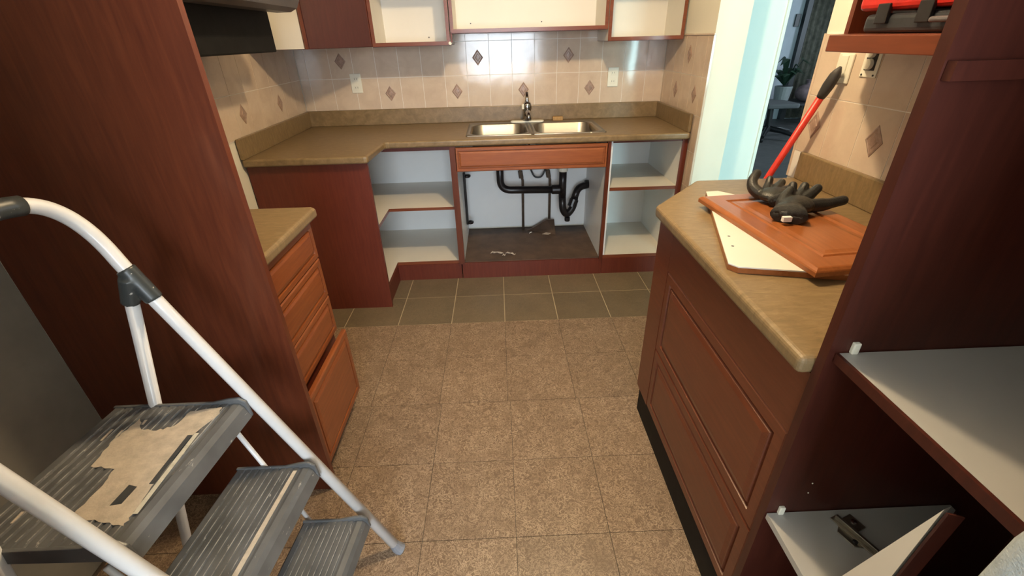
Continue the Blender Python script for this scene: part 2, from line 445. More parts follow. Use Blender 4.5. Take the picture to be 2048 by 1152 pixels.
obj('backsplash', bx(XL+.002, XL+.020, -.985, -.022, .91, 1.01), M_lam, tw, bevel=.003)
obj('backsplash', bx(1.100, 1.118, -.625, -.022, .91, 1.01), M_lam, tw, bevel=.003)

tw2 = thing('countertop', (-1, -1.98, .87), 'short tan laminate worktop above the drawer stack beside the stove gap', 'countertop')
obj('worktop', prism(B(), [(XL+.002, -1.752), (-.672, -1.752), (-.657, -1.766), (-.657, -2.198), (XL+.002, -2.198)], .872, .91), M_lam, tw2, bevel=.012, seg=4, angle=50)
tw3 = thing('countertop', (.85, -2.1, .87), 'tan laminate worktop with a clipped corner carrying the loose door and gloves', 'countertop')
obj('worktop', prism(B(), [(XW-.002, -1.588), (.776, -1.588), (.765, -1.592), (.527, -1.862), (.521, -1.88), (.521, -2.698), (XW-.002, -2.698)], .872, .91), M_lam, tw3, bevel=.012, seg=4, angle=35)
obj('backsplash', bx(XW-.022, XW-.002, -2.698, -1.60, .91, 1.01), M_lam, tw3, bevel=.004)

# ------------------------------------------------------------------ base cabinets along the back wall
# corner unit, open, L shaped shelves
cc = thing('base_cabinet', (-1, -.5, 0), 'open corner base cabinet with white L-shaped shelves and a dark red end panel', 'cabinet')
obj('end_panel', bx(XL+.002, -.683, -.953, -.935, 0, .872), M_dark, cc)
L = [(XL+.003, -.004), (-.276, -.004), (-.276, -.60), (-.70, -.60), (-.70, -.934), (XL+.003, -.934)]
obj('bottom', prism(B(), L, .112, .13), M_white, cc); obj('shelf', prism(B(), L, .484, .50), M_white, cc)
obj('back_panel', bx(XL+.003, -.276, -.014, -.004, .13, .872), M_inn, cc)
obj('side_panel', bx(XL+.003, XL+.015, -.934, -.014, .13, .872), M_inn, cc)
obj('side_panel', bx(-.290, -.276, -.598, -.014, .13, .484), M_inn, cc); obj('side_panel', bx(-.290, -.276, -.598, -.014, .50, .872), M_inn, cc)
for z0, z1 in ((.110, .131), (.483, .501)):
    bm = B(); box(bm, -.70, -.278, -.602, -.60, z0, z1); box(bm, -.70, -.698, -.934, -.602, z0, z1); obj('edge_banding', bm, M_wx, cc)
obj('plinth', prism(B(), [(-.71, -.60), (-.278, -.60), (-.278, -.61), (-.698, -.61), (-.698, -.934), (-.71, -.934)], 0, .11), M_dark, cc)
obj('top_rail', bx(-.695, -.285, -.60, -.585, .848, .872), M_dark, cc)

# sink unit
sc = thing('base_cabinet', (.195, -.3, 0), 'doorless sink base cabinet with routed cherry false front and drain pipes inside', 'cabinet')
xa, xb = -.272, .657
obj('side_panel', bx(xa, xa+.016, -.60, -.004, .0, .872), M_inn, sc); obj('side_panel', bx(xb-.016, xb, -.60, -.004, 0, .872), M_inn, sc)
obj('back_panel', bx(xa+.016, xb-.016, -.012, -.004, .13, .872), M_inn, sc)
obj('bottom', bx(xa+.016, xb-.016, -.60, -.012, .10, .118), M_sfl, sc)
o = obj('face_stile', bx(xa-.019, xa+.018, -.622, -.60, .11, .872), M_wv, sc); obj('face_stile', bx(xb-.018, xb+.004, -.622, -.60, .11, .872), M_wv, sc)
obj('false_drawer_front', panel(B(), (xa+.010, -.622, .722), (1, 0, 0), (0, 0, 1), (0, -1, 0), xb-xa-.020, .142, rout(.42), .012), M_ff, sc)
obj('plinth', bx(xa, .659, -.612, -.60, 0, .112), M_dark, sc)


# right open unit
rc = thing('base_cabinet', (.88, -.3, 0), 'open white base cabinet with one shelf between the sink unit and the tiled stub wall', 'cabinet')
x0, x1 = .662, 1.108
obj('side_panel', bx(x0, x0+.014, -.60, -.004, .112, .872), M_inn, rc); obj('side_panel', bx(x1-.016, x1, -.60, -.004, .0, .872), M_inn, rc)
obj('back_panel', bx(x0+.014, x1-.016, -.014, -.004, .13, .872), M_inn, rc)
obj('bottom', bx(x0+.014, x1-.016, -.60, -.014, .114, .13), M_white, rc); obj('shelf', bx(x0+.014, x1-.016, -.596, -.014, .570, .587), M_white, rc)
bm = B(); box(bm, x0, x1, -.604, -.60, .112, .132); obj('edge_banding', bm, M_wx, rc)
obj('edge_banding', bx(x0+.014, x1-.016, -.600, -.596, .568, .588), M_wx, rc)
obj('edge_banding', bx(x1-.020, x1+.012, -.606, -.60, .0, .872), M_dark, rc)
obj('top_rail', bx(x0+.014, x1-.02, -.60, -.585, .858, .872), M_dark, rc)
obj('plinth', bx(.6605, 1.11, -.612, -.604, 0, .112), M_dark, rc)
for zz in (.556,): obj('shelf_peg', bx(x1-.06, x1-.016, -.40, -.37, zz-.012, zz+.013), M_black, rc)

# ------------------------------------------------------------------ drawer stack left of the gap
ds = thing('drawer_cabinet', (-.99, -1.98, 0), 'narrow cherry drawer stack with its tall bottom drawer pulled open', 'cabinet')
obj('carcass', bx(XL+.003, -.704, -2.198, -1.772, .09, .872), M_dark, ds)
obj('plinth', bx(XL+.003, -.75, -2.198, -1.78, 0, .09), M_dark, ds)
for z0, z1 in ((.722, .862), (.562, .718), (.402, .558)):
    obj('drawer', panel(B(), (-.683, -2.193, z0), (0, 1, 0), (0, 0, 1), (1, 0, 0), .418, z1-z0, rout(.48), .018), M_drw, ds)
dr = obj('drawer', panel(B(), (-.650, -2.193, .085), (0, 1, 0), (0, 0, 1), (1, 0, 0), .418, .312, rout(.55), .018), M_drw, ds)
bm = B(); box(bm, -.704, -.668, -2.17, -2.158, .11, .30); box(bm, -.704, -.668, -1.808, -1.796, .11, .30); box(bm, -.704, -.668, -2.158, -1.808, .11, .12)
obj('drawer_box', bm, M_dark, dr)

# ------------------------------------------------------------------ refrigerator enclosure panel
fe = thing('refrigerator_enclosure', (-.97, -2.2, 0), 'tall dark red side panel of the empty refrigerator alcove behind the step stool', 'cabinet')
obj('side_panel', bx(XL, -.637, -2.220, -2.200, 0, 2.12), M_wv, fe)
obj('side_panel', bx(XL, -.637, -3.02, -3.00, 0, 2.12), M_wv, fe)  # unseen near panel, added to shade the left of the far one
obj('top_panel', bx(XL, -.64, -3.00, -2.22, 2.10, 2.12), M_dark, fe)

# ------------------------------------------------------------------ right drawer cabinet under the clipped worktop
rd = thing('drawer_cabinet', (.85, -2.2, 0), 'large cherry base cabinet with two deep routed drawer fronts under the clipped worktop', 'cabinet')
obj('carcass', prism(B(), [(XW-.004, -1.62), (.79, -1.62), (.556, -1.885), (.552, -1.985), (.57, -1.985), (.57, -2.698), (XW-.004, -2.698)], .12, .872), M_dark, rd)
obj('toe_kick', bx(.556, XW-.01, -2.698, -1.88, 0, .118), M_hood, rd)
obj('filler', bx(.550, .570, -1.986, -1.86, .12, .872), M_rdr, rd)
obj('top_rail', bx(.550, .570, -2.698, -1.988, .722, .872), M_rdr, rd)
for z0, z1 in ((.402, .718), (.123, .398)):
    obj('drawer', panel(B(), (.550, -1.989, z0), (0, -1, 0), (0, 0, 1), (-1, 0, 0), .705, z1-z0, rout(.75), .018), M_rdr, rd)

# ------------------------------------------------------------------ open pantry, right foreground
pa = thing('pantry_cabinet', (.85, -2.95, 0), 'tall open cherry pantry cabinet with white shelves in the right foreground', 'cabinet')
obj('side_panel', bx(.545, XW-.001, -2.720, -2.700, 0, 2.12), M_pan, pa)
obj('side_panel', bx(.545, XW-.001, -3.115, -3.095, 0, 2.12), M_pan, pa)  # unseen near side, moved in to keep window light off the shelves
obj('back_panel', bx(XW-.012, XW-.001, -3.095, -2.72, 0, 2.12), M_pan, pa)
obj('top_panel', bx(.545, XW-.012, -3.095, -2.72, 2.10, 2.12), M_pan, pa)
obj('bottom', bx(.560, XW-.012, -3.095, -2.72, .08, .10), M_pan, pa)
s1 = obj('shelf', bx(.562, XW-.012, -3.093, -2.722, .920, .938), M_blue, pa); s1['label'] = 'broad white shelf'
obj('edge_banding', bx(.556, .562, -3.093, -2.722, .920, .938), M_pan, s1)
s2 = obj('shelf', prism(B(), [(.548, -2.722), (.950, -2.722), (.950, -2.735), (.74, -2.865), (.62, -3.093), (.548, -3.093)], .493, .509), M_blue, pa); s2['label'] = 'lower white shelf with a slanting cut edge'
obj('edge_banding', slab(B(), [(.951, -2.735, .510), (.741, -2.866, .510), (.741, -2.866, .492), (.951, -2.735, .492)], (.53, -.85, 0), -.004), M_pan, s2)
obj('cleat', bx(.548, XW-.012, -2.734, -2.721, 1.358, 1.380), M_pan, pa)
for px, pz in ((.584, .938), (.575, .509)):
    bm = bx(px-.006, px+.006, -2.728, -2.720, pz, pz+.022); obj('shelf_peg', bm, M_plate, pa, bevel=.002)
for (px, pz) in ((.66, .86), (.62, .60), (.62, .57)):
    obj('pin_hole', lathe(B(), [(.0015, 0), (.0015, .001)], (px, -2.7215, pz), 8, 'y'), M_plate, pa)

# loose triangular offcut standing on the lower shelf
lb = thing('shelf_offcut', (.57, -2.93, .51), 'small cream board offcut with a red edge standing on the lowest pantry shelf', 'board')
obj('board', slab(B(), [(.560, -2.962, .869), (.560, -2.950, .511), (.578, -2.872, .511)], (-.96, -.28, 0), .014), M_white, lb)
obj('edge_banding', slab(B(), [(.559, -2.966, .869), (.559, -2.954, .511), (.575, -2.960, .511), (.575, -2.972, .869)], (.3, -.95, 0), -.003), M_pan, lb)
# steel catch on the lower shelf
bk = thing('hinge_bracket', (.69, -2.78, .51), 'bent steel hinge bracket lying on the lowest pantry shelf', 'bracket')
d = Vector((.712-.676, -2.827+2.738, 0)).normalized(); q = Vector((-d.y, d.x, 0)); o0 = Vector((.680, -2.738, .5095))
def bar(bm, a, b, wd, z0, z1):
    pts = [a - q*wd, b - q*wd, b + q*wd, a + q*wd]; return prism(bm, pts, z0, z1)
bm = bar(B(), o0, o0 + d*.094, .009, .5095, .513)
obj('plate', bm, M_brass, bk, bevel=.001)
bm = bar(B(), o0 + d*.004, o0 + d*.090, .003, .513, .524); obj('rail', bm, M_brass, bk, bevel=.001)
bm = prism(B(), [o0 + d*.012 + q*.009, o0 + d*.045 + q*.009, o0 + d*.045 + q*.034, o0 + d*.012 + q*.034], .513, .517)
obj('wing', bm, M_brass, bk, bevel=.001)
bm = prism(B(), [o0 + d*.018 - q*.009, o0 + d*.07 - q*.009, o0 + d*.060 - q*.024, o0 + d*.026 - q*.024], .5095, .5125)
obj('wing', bm, M_brass, bk, bevel=.001)
obj('screw', lathe(B(), [(.005, 0), (.005, .002), (.003, .003)], o0 + d*.055 - q*.014 + Vector((0, 0, .003)), 10), M_black, bk)
obj('screw', lathe(B(), [(.006, 0), (.006, .002), (.003, .003)], o0 + d*.028 + q*.022 + Vector((0, 0, .0075)), 10), M_chrome, bk)

# ------------------------------------------------------------------ wall cabinets
def open_wall_cab(name, x0, x1, z0, label, z1=2.1, depth=.315):
    t = thing(name, ((x0+x1)/2, -.16, z0), label, 'cabinet')
    e = .017
    obj('side_panel', bx(x0, x0+e, -depth+.004, -.004, z0, z1), M_white, t); obj('side_panel', bx(x1-e, x1, -depth+.004, -.004, z0, z1), M_white, t)
    obj('bottom', bx(x0+e, x1-e, -depth+.004, -.004, z0, z0+e), M_white, t); obj('top', bx(x0+e, x1-e, -depth+.004, -.004, z1-e, z1), M_white, t)
    obj('back_panel', bx(x0+e, x1-e, -.012, -.004, z0+e, z1-e), M_white, t)
    bm = B(); box(bm, x0, x0+e+.002, -depth, -depth+.004, z0, z1); box(bm, x1-e-.002, x1, -depth, -depth+.004, z0, z1)
    box(bm, x0+e+.002, x1-e-.002, -depth, -depth+.004, z0, z0+.019); obj('edge_banding', bm, M_wx, t)
    obj('shelf', bx(x0+e, x1-e, -.29, -.012, 1.70 if z0 < 1.4 else 1.765, 1.716 if z0 < 1.4 else 1.781), M_white, t)
    obj('bottom_skin', bx(x0, x1, -depth+.004, -.004, z0-.003, z0), M_dark, t)
    return t
cab1 = open_wall_cab('wall_cabinet', -.713, -.262, 1.388, 'open white wall cabinet beside the dark maroon corner door')
cab2 = open_wall_cab('wall_cabinet', -.256, .660, 1.447, 'wide open wall cabinet hung higher than its neighbours over the sink')
cab3 = open_wall_cab('wall_cabinet', .664, 1.112, 1.386, 'open white wall cabinet against the tiled stub wall')
for zc in (1.62, 1.80):
    pass
bm = lathe(B(), [(.001, -.001), (.009, 0), (.009, .004), (.006, .006)], (-.262, -.319, 1.396), 12, 'y')
obj('hinge_clip', bm, M_plate, cab1)
obj('hinge_clip', bx(-.256, -.247, -.322, -.315, 1.40, 1.45), M_dark, cab2)
for c_, xs_ in ((cab2, (-.15, .30)), (cab1, (-.42,))):
    for x_ in xs_:
        obj('screw', lathe(B(), [(.004, 0), (.004, -.002)], (x_, -.013, 1.50 if c_ is cab2 else 1.43), 8, 'y'), M_black, c_)
# diagonal corner wall cabinet
kc = thing('wall_cabinet', (-1.05, -.3, 1.388), 'diagonal corner wall cabinet with a plain dark maroon door and an unfinished pale end', 'cabinet')
obj('carcass', prism(B(), [(XL+.002, -.004), (-.716, -.004), (-.716, -.315), (-1.0, -.605), (XL+.002, -.605)], 1.388, 2.1), M_dark, kc)
obj('end_panel', bx(XL+.002, -1.0, -.612, -.605, 1.390, 2.1), M_white, kc)['label'] = 'unfinished cream end panel'
a_, b_ = Vector((-1.0, -.608, 1.388)), Vector((-.712, -.318, 1.388)); u_ = (b_-a_).normalized(); n_ = Vector((u_.y, -u_.x, 0))
obj('door', panel(B(), a_ + n_*.018 + u_*.018, u_, (0, 0, 1), n_, (b_-a_).length-.036, .71, [(0, -.002), (.002, 0), (.02, 0)], .016), M_mar, kc)
obj('stile', slab(B(), [a_ + n_*.012, a_ + n_*.012 + u_*.018, a_ + n_*.012 + u_*.018 + Vector((0, 0, .71)), a_ + n_*.012 + Vector((0, 0, .71))], n_, .012), M_wv, kc)
# range hood
rh = thing('range_hood', (-1.1, -1.3, 1.385), 'black range hood body with a curved grey canopy on the wall above the stove gap', 'hood')
bm = bx(XL+.002, -.985, -1.71, -.985, 1.385, 1.60); obj('body', bm, M_hood, rh, bevel=.006)
# curved grey canopy
prof = [(XL+.002, 1.60), (-1.0, 1.545), (-.93, 1.533), (-.87, 1.534), (-.84, 1.548), (-.825, 1.575), (-.83, 1.62), (-.90, 1.68), (XL+.002, 1.72)]
bm = B(); A = [bm.verts.new((x, -1.02, z)) for x, z in prof]; D = [bm.verts.new((x, -1.74, z+.0)) for x, z in prof]
bm.faces.new(A); bm.faces.new(D[::-1])
for i in range(len(prof)): bm.faces.new((A[i], D[i], D[(i+1) % len(prof)], A[(i+1) % len(prof)]))
obj('canopy', bm, M_hgrey, rh, bevel=.004)
obj('canopy_highlight', bx(-.852, -.835, -1.06, -1.03, 1.556, 1.59), M_plate, rh, bevel=.003)  # pale block standing in for a highlight on the canopy

# right wall cabinet, angled open end
wc = thing('wall_cabinet', (1.0, -2.3, 1.37), 'open cherry wall cabinet with an angled end above the right worktop', 'cabinet')
P = [(XW-.002, -1.80), (1.045, -1.80), (.850, -2.03), (.850, -2.698), (XW-.002, -2.698)]
sh_ = obj('bottom', prism(B(), P, 1.366, 1.403), M_rdr, wc, bevel=.002)
obj('side_panel', bx(1.045, XW-.002, -1.818, -1.80, 1.403, 2.1), M_wv, wc)
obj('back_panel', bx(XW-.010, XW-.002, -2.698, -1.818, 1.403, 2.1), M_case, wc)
obj('top_panel', prism(B(), P, 2.08, 2.1), M_wy, wc)

# tool case on that shelf
tc = thing('tool_case', (1.08, -2.1, 1.403), 'black tool case with a red lid on the shelf of the right wall cabinet', 'tool case')
obj('base', bx(1.00, 1.155, -2.40, -1.93, 1.404, 1.448), M_case, tc, bevel=.012, seg=3)
obj('lid', bx(.995, 1.155, -2.40, -1.90, 1.455, 1.56), M_tred, tc, bevel=.014, seg=3)
for yy in (-2.0, -2.13): obj('latch', bx(.990, 1.0, yy-.02, yy+.02, 1.425, 1.47), M_black, tc, bevel=.002)
obj('handle', tube(B(), arcpts([(1.0, -2.32, 1.43), (.965, -2.32, 1.43), (.965, -2.18, 1.43), (1.0, -2.18, 1.43)], .02), .006), M_hgrey, tc)

# ------------------------------------------------------------------ sink
sk = thing('sink', (.2, -.3, .91), 'double-bowl stainless steel sink set into the back worktop', 'sink')
def rrect(x0, x1, y0, y1, r, n=8):
    pts = []
    for cx, cy, a0 in ((x1-r, y1-r, 0), (x0+r, y1-r, 90), (x0+r, y0+r, 180), (x1-r, y0+r, 270)):
        for k in range(n+1):
            a = math.radians(a0 + 90*k/n); pts.append((cx + r*math.cos(a), cy + r*math.sin(a)))
    return pts
def bowl(name, ox, ix):
    bm = B(); rings = []
    specs = [(rrect(ox[0], ox[1], -.548, -.085, .012), .911), (rrect(ox[0], ox[1], -.548, -.085, .012), .9145),
             (rrect(ix[0]-.006, ix[1]+.006, -.526, -.141, .085), .9135), (rrect(ix[0], ix[1], -.52, -.147, .08), .908), (rrect(ix[0]+.008, ix[1]-.008, -.512, -.155, .075), .80),
             (rrect(ix[0]+.03, ix[1]-.03, -.49, -.177, .06), .755), (rrect(ix[0]+.08, ix[1]-.08, -.44, -.227, .03), .748)]
    for pts, z in specs: rings.append([bm.verts.new((x, y, z)) for x, y in pts])
    for i in range(len(rings)-1):
        n = len(rings[i])
        for k in range(n): bm.faces.new((rings[i][k], rings[i][(k+1) % n], rings[i+1][(k+1) % n], rings[i+1][k]))
    bm.faces.new(rings[-1])
    b = obj(name, bm, M_steel, sk, smooth=True)
    obj('drain', lathe(B(), [(.040, .749), (.040, .752), (.030, .753), (.028, .750)], ((ix[0]+ix[1])/2, -.33, 0), 20), M_chrome, sk)
    return b
bowl('bowl', (-.195, .205), (-.170, .178)); bowl('bowl', (.205, .645), (.232, .615))
fa = thing('faucet', (.198, -.115, .915), 'single-lever dark chrome faucet on a pale deck plate behind the sink', 'faucet')
obj('deck_plate', prism(B(), rrect(.085, .31, -.145, -.093, .025), .9145, .926), M_plate, fa, bevel=.004)
obj('body', lathe(B(), [(.028, .926), (.029, .935), (.025, .95), (.024, .985), (.029, 1.0), (.030, 1.02), (.024, 1.035), (.012, 1.045)], (.198, -.118, 0), 20), M_dchr, fa, smooth=True)
obj('spout', tube(B(), [(.198, -.12, .965), (.198, -.17, .985), (.198, -.23, .99), (.198, -.275, .975), (.198, -.285, .955)], [.022, .017, .015, .014, .013], 14), M_dchr, fa, smooth=True)
obj('lever', tube(B(), [(.198, -.112, 1.03), (.198, -.102, 1.06), (.198, -.09, 1.098)], [.014, .011, .009], 10), M_dchr, fa, smooth=True)
obj('side_spray_button', lathe(B(), [(.009, 0), (.010, .02), (.007, .03)], (.170, -.13, 1.0), 12), M_plate, fa)
sp = tag(obj('sponge', bx(.375, .445, -.085, -.055, .911, .938), M_sponge, bevel=.006), 'small tan sponge behind the right sink bowl', 'sponge')
cr = tag(obj('crumb', lathe(B(), [(.001, 0), (.006, .001), (.004, .006)], (.55, -.555, .9105), 8), M_plate), 'tiny white crumb on the front sink rim', 'crumb')

# ------------------------------------------------------------------ plumbing under the sink
dp = thing('drain_pipe', (.3, -.25, .12), 'black plastic drain pipes with a trap under the sink', 'pipe')
yp = -.22
obj('pipe', tube(B(), arcpts([(.0, yp, .745), (.0, yp, .482), (.43, yp, .472)], .075, 8), .0255, 16), M_abs, dp, smooth=True)
obj('tee', tube(B(), [(.437, yp, .60), (.437, yp, .52), (.437, yp, .42)], [.026, .026, .026], 16), M_abs, dp, smooth=True)
obj('coupling', lathe(B(), [(.030, -.03), (.033, -.025), (.033, .025), (.030, .03)], (.39, yp, .474), 16, 'x'), M_abs, dp)
obj('coupling', lathe(B(), [(.028, .60), (.034, .605), (.034, .630), (.028, .635)], (.437, yp, 0), 16), M_plate, dp)
obj('tailpiece', tube(B(), [(.437, yp, .63), (.437, yp, .745)], .02, 14), M_plate, dp, smooth=True)
obj('trap', tube(B(), arcpts([(.437, yp, .42), (.442, yp, .325), (.475, yp+.01, .275), (.525, yp+.03, .33), (.535, yp+.05, .40)], .05, 6), .0255, 16), M_abs, dp, smooth=True)
obj('coupling', tube(B(), [(.512, yp+.03, .335), (.530, yp+.04, .385)], .033, 16), M_abs, dp)
obj('cleanout', lathe(B(), [(.017, 0), (.020, .005), (.020, .028), (.015, .03)], (.480, yp+.01, .232), 12), M_abs, dp)
obj('pipe', tube(B(), arcpts([(.530, yp+.045, .385), (.56, yp+.08, .46), (.68, yp+.12, .475)], .07, 8), .0255, 16), M_abs, dp, smooth=True)
obj('coupling', lathe(B(), [(.026, -.02), (.030, -.016), (.030, .016), (.026, .02)], (.632, yp+.113, .472), 16, 'x'), M_abs, dp)
for i, (xx, lab) in enumerate(((.165, 'dull copper supply pipe under the sink nearer the elbow of the drain'), (.365, 'dull copper supply pipe under the sink beside the drain trap'))):
    wp = thing('supply_pipe', (xx, -.06, .12), lab, 'pipe')
    obj('pipe', tube(B(), [(xx, -.06, .119), (xx, -.06, .50), (xx-.025, -.06, .60), (xx-.025, -.06, .86)], .0095, 10), M_copper, wp, smooth=True)
    obj('valve', tube(B(), [(xx-.010, -.06, .52), (xx-.018, -.06, .57)], .017, 10), M_copper, wp)
lp = tag(obj('supply_hose', tube(B(), arcpts([(.21, -.09, .86), (.215, -.09, .60), (.25, -.10, .53), (.30, -.10, .53), (.335, -.09, .60), (.34, -.09, .86)], .05, 6), .006, 8), M_black, smooth=True), 'thin black hose looping down between the two supply pipes', 'hose')
rk = thing('door_rack', (-.245, -.35, .2), 'black plastic rack bracket screwed to the inner side of the sink cabinet', 'bracket')
obj('bar', bx(-.256, -.240, -.215, -.185, .23, .61), M_abs, rk, bevel=.004)
for zz in (.235, .575):
    obj('lug', lathe(B(), [(.020, 0), (.024, .006), (.024, .016), (.012, .02)], (-.228, -.20, zz), 14, 'z'), M_abs, rk)
    obj('arm', bx(-.245, -.215, -.212, -.188, zz+.002, zz+.020), M_abs, rk, bevel=.003)
# torn back-panel flap and debris
bf = tag(obj('torn_board', slab(B(), [(.195, -.085, .119), (.40, -.19, .119), (.40, -.078, .20), (.34, -.075, .205)], (0, -.8, .6), .006), M_sfl), 'torn dark board flap leaning below the supply pipes', 'board')
lf = tag(obj('paper_scrap', slab(B(), [(.30, -.175, .122), (.345, -.19, .122), (.375, -.16, .124), (.385, -.13, .126), (.35, -.135, .124)], (0, 0, 1), .002), M_paper), 'pale curled scrap below the supply pipes', 'scrap')
def scrap(name, c, n, sp_, mat, label, grp=None):
    bm = B(); rnd = random.Random(hash((round(c[0]*1000), n)) & 255)
    p = Vector(c); pts = [p.copy()]
    for i in range(n):
        p = p + Vector((rnd.uniform(.4, 1)*sp_, rnd.uniform(-1, 1)*sp_*.9, 0)); pts.append(Vector((p.x, p.y, c[2] + rnd.uniform(.002, .012))))
    tube(bm, pts, [.002] + [rnd.uniform(.004, .009) for _ in range(n-1)] + [.002], 6, flat=.6)
    return tag(obj(name, bm, mat), label, 'scrap', grp)
scrap('debris_scrap', (-.085, -.49, .122), 7, .016, M_paper, 'pale stringy debris on the floor of the sink cabinet, the larger heap')
scrap('debris_scrap', (.015, -.50, .122), 6, .017, M_paper, 'pale curled debris on the floor of the sink cabinet beside the larger heap')
scrap('debris_scrap', (-.005, -.535, .122), 3, .014, M_paper, 'short pale debris strip nearest the sink cabinet plinth')
scrap('debris_scrap', (.205, -.155, .122), 2, .014, M_tagw, 'tiny white sliver at the foot of the torn board')

# ------------------------------------------------------------------ electrical plates
def outlet(c, axis, label, group=None, n=-1):
    t = thing('wall_outlet', c, label, 'outlet', group); x, y, z = c
    obj('plate', bx(x-.036, x+.036, y-.007, y, z-.059, z+.059), M_plate, t, bevel=.003)
    for dz in (-.026, .026):
        s_ = obj('socket', bx(x-.016, x+.016, y-.009, y-.006, z+dz-.014, z+dz+.014), M_plate, t, bevel=.004)
        bm = B(); box(bm, x-.008, x-.006, y-.0095, y-.0085, z+dz-.004, z+dz+.006); box(bm, x+.006, x+.008, y-.0095, y-.0085, z+dz-.004, z+dz+.006); obj('slot', bm, M_black, s_)
    return t
outlet((-.933, -.0005, 1.174), 'y', 'ivory wall outlet on the back wall near the maroon corner cabinet')
outlet((.785, -.0005, 1.168), 'y', 'ivory wall outlet under the cabinet against the stub wall')
sw = thing('light_switch', (XW, -1.67, 1.30), 'ivory rocker switch plate above the red crowbar tip', 'switch')
obj('plate', bx(XW-.008, XW-.0005, -1.712, -1.640, 1.255, 1.345), M_plate, sw, bevel=.003); obj('rocker', bx(XW-.013, XW-.007, -1.693, -1.659, 1.275, 1.34), M_plate, sw, bevel=.003)
rs = thing('wall_outlet', (XW, -1.79, 1.32), 'uncovered outlet with its mounting strap exposed on the right tiled wall', 'outlet')
obj('strap', bx(XW-.004, XW-.0005, -1.825, -1.755, 1.28, 1.36), M_plate, rs, bevel=.002)
obj('box', bx(XW-.006, XW-.003, -1.812, -1.768, 1.30, 1.36), M_black, rs, bevel=.002)
obj('socket', lathe(B(), [(.015, -.014), (.016, -.006), (.016, 0)], (XW-.003, -1.79, 1.318), 16, 'x'), M_plate, rs)
obj('socket', lathe(B(), [(.013, -.014), (.014, -.006), (.014, 0)], (XW-.003, -1.79, 1.349), 16, 'x'), M_plate, rs)
for yy in (-1.815, -1.765): obj('screw', lathe(B(), [(.003, -.002), (.003, 0)], (XW-.004, yy, 1.287), 8, 'x'), M_black, rs)

# ------------------------------------------------------------------ crowbar with red handle leaning on the tiled wall end
cb = thing('pry_bar', (1.0, -1.3, 0), 'long red tool handle with a dark grip leaning against the tiled wall end', 'tool')
p0, p1 = Vector((.958, -1.205, .0)), Vector((1.137, -1.700, 1.307))
def lerp(a, b, t): return a + (b-a)*t
obj('shaft', tube(B(), [p0, lerp(p0, p1, .935)], .0125, 12), M_red, cb, smooth=True)
obj('grip', tube(B(), [lerp(p0, p1, .925), lerp(p0, p1, .935), lerp(p0, p1, .955), lerp(p0, p1, .98), lerp(p0, p1, .99), p1], [.0135, .016, .0185, .017, .012, .004], 14), M_grip, cb, smooth=True)

# ------------------------------------------------------------------ loose boards and gloves on the right worktop
wb = thing('loose_panel', (.75, -2.1, .911), 'white melamine board with a brown edge lying under the loose cherry door', 'board')
q4 = [(.545, -2.347), (.705, -2.408), (.98, -2.02), (.745, -1.775), (.700, -1.80)]
q4 = [(.545, -2.350), (.560, -2.372), (.80, -2.432), (.985, -2.05), (.765, -1.788), (.722, -1.792)]
obj('board', prism(B(), q4, .924, .928), M_white, wb, bevel=.001); obj('edge_banding', prism(B(), [(a*1.0, b) for a, b in q4], .9108, .924), M_lamd, wb)
for (hx, hy) in ((.62, -2.19), (.60, -2.255)): obj('pin_hole', lathe(B(), [(.004, .9282), (.003, .9285)], (hx, hy, 0), 8), M_black, wb)
ld = thing('cabinet_door', (.83, -2.15, .93), 'loose cherry cabinet door lying across the right worktop under two black gloves', 'door')
A_, B_, D_ = Vector((.652, -1.896, .9285)), Vector((.700, -2.440, .9285)), None
v_ = (B_-A_).normalized(); u_ = Vector((-v_.y, v_.x, 0)); wdt = .315
ang = Vector((.955, .16, 0)).normalized()
rings = []
bm = panel(B(), A_ + Vector((0, 0, .0195)), v_, u_, (0, 0, 1), (B_-A_).length, wdt, [(0, -.009), (.002, -.006), (.008, -.001), (.012, 0), (.058, 0), (.062, -.005), (.067, -.005), (.071, -.0015), (.078, -.0015), (.092, .0002)], .0195)
obj('panel', bm, M_lamd, ld)

def glove(name, root, fingers, palm, cuff, label, tagpos=None):
    """fingers: list of point lists with radii; palm: list of (c, r, scale)"""
    t = thing(name, root, label, 'glove', None)
    bm = B()
    for pts, r0, r1 in fingers:
        pts = arcpts(pts, .012, 3); n = len(pts)
        rs = [r0 + (r1-r0)*i/(n-1) for i in range(n)]
        tube(bm, pts, rs, 10); ball(bm, pts[-1], r1, n=10); ball(bm, pts[0], r0, n=10)
    for c_, r_, s_, rz in palm: ball(bm, c_, r_, s_, 16, Matrix.Rotation(rz, 3, 'Z'))
    o = obj('shell', bm, M_glove, t)
    m = o.modifiers.new('remesh', 'REMESH'); m.mode = 'VOXEL'; m.voxel_size = .0022; m.use_smooth_shade = True
    s = o.modifiers.new('smooth', 'SMOOTH'); s.iterations = 5; s.factor = .5
    c0, dirc, rad, ln = cuff; c0 = Vector(c0); dirc = Vector(dirc).normalized()
    bm = B(); tube(bm, [c0, c0 + dirc*ln*.5, c0 + dirc*ln, c0 + dirc*(ln-.002)], [rad*.95, rad*1.0, rad*1.06, rad*.85], 20, True, .55)
    obj('cuff', bm, M_glove2, t, smooth=True)
    if tagpos: obj('label_tag', bx(*tagpos), M_tagw, t, bevel=.001)
    return t
zt = .948
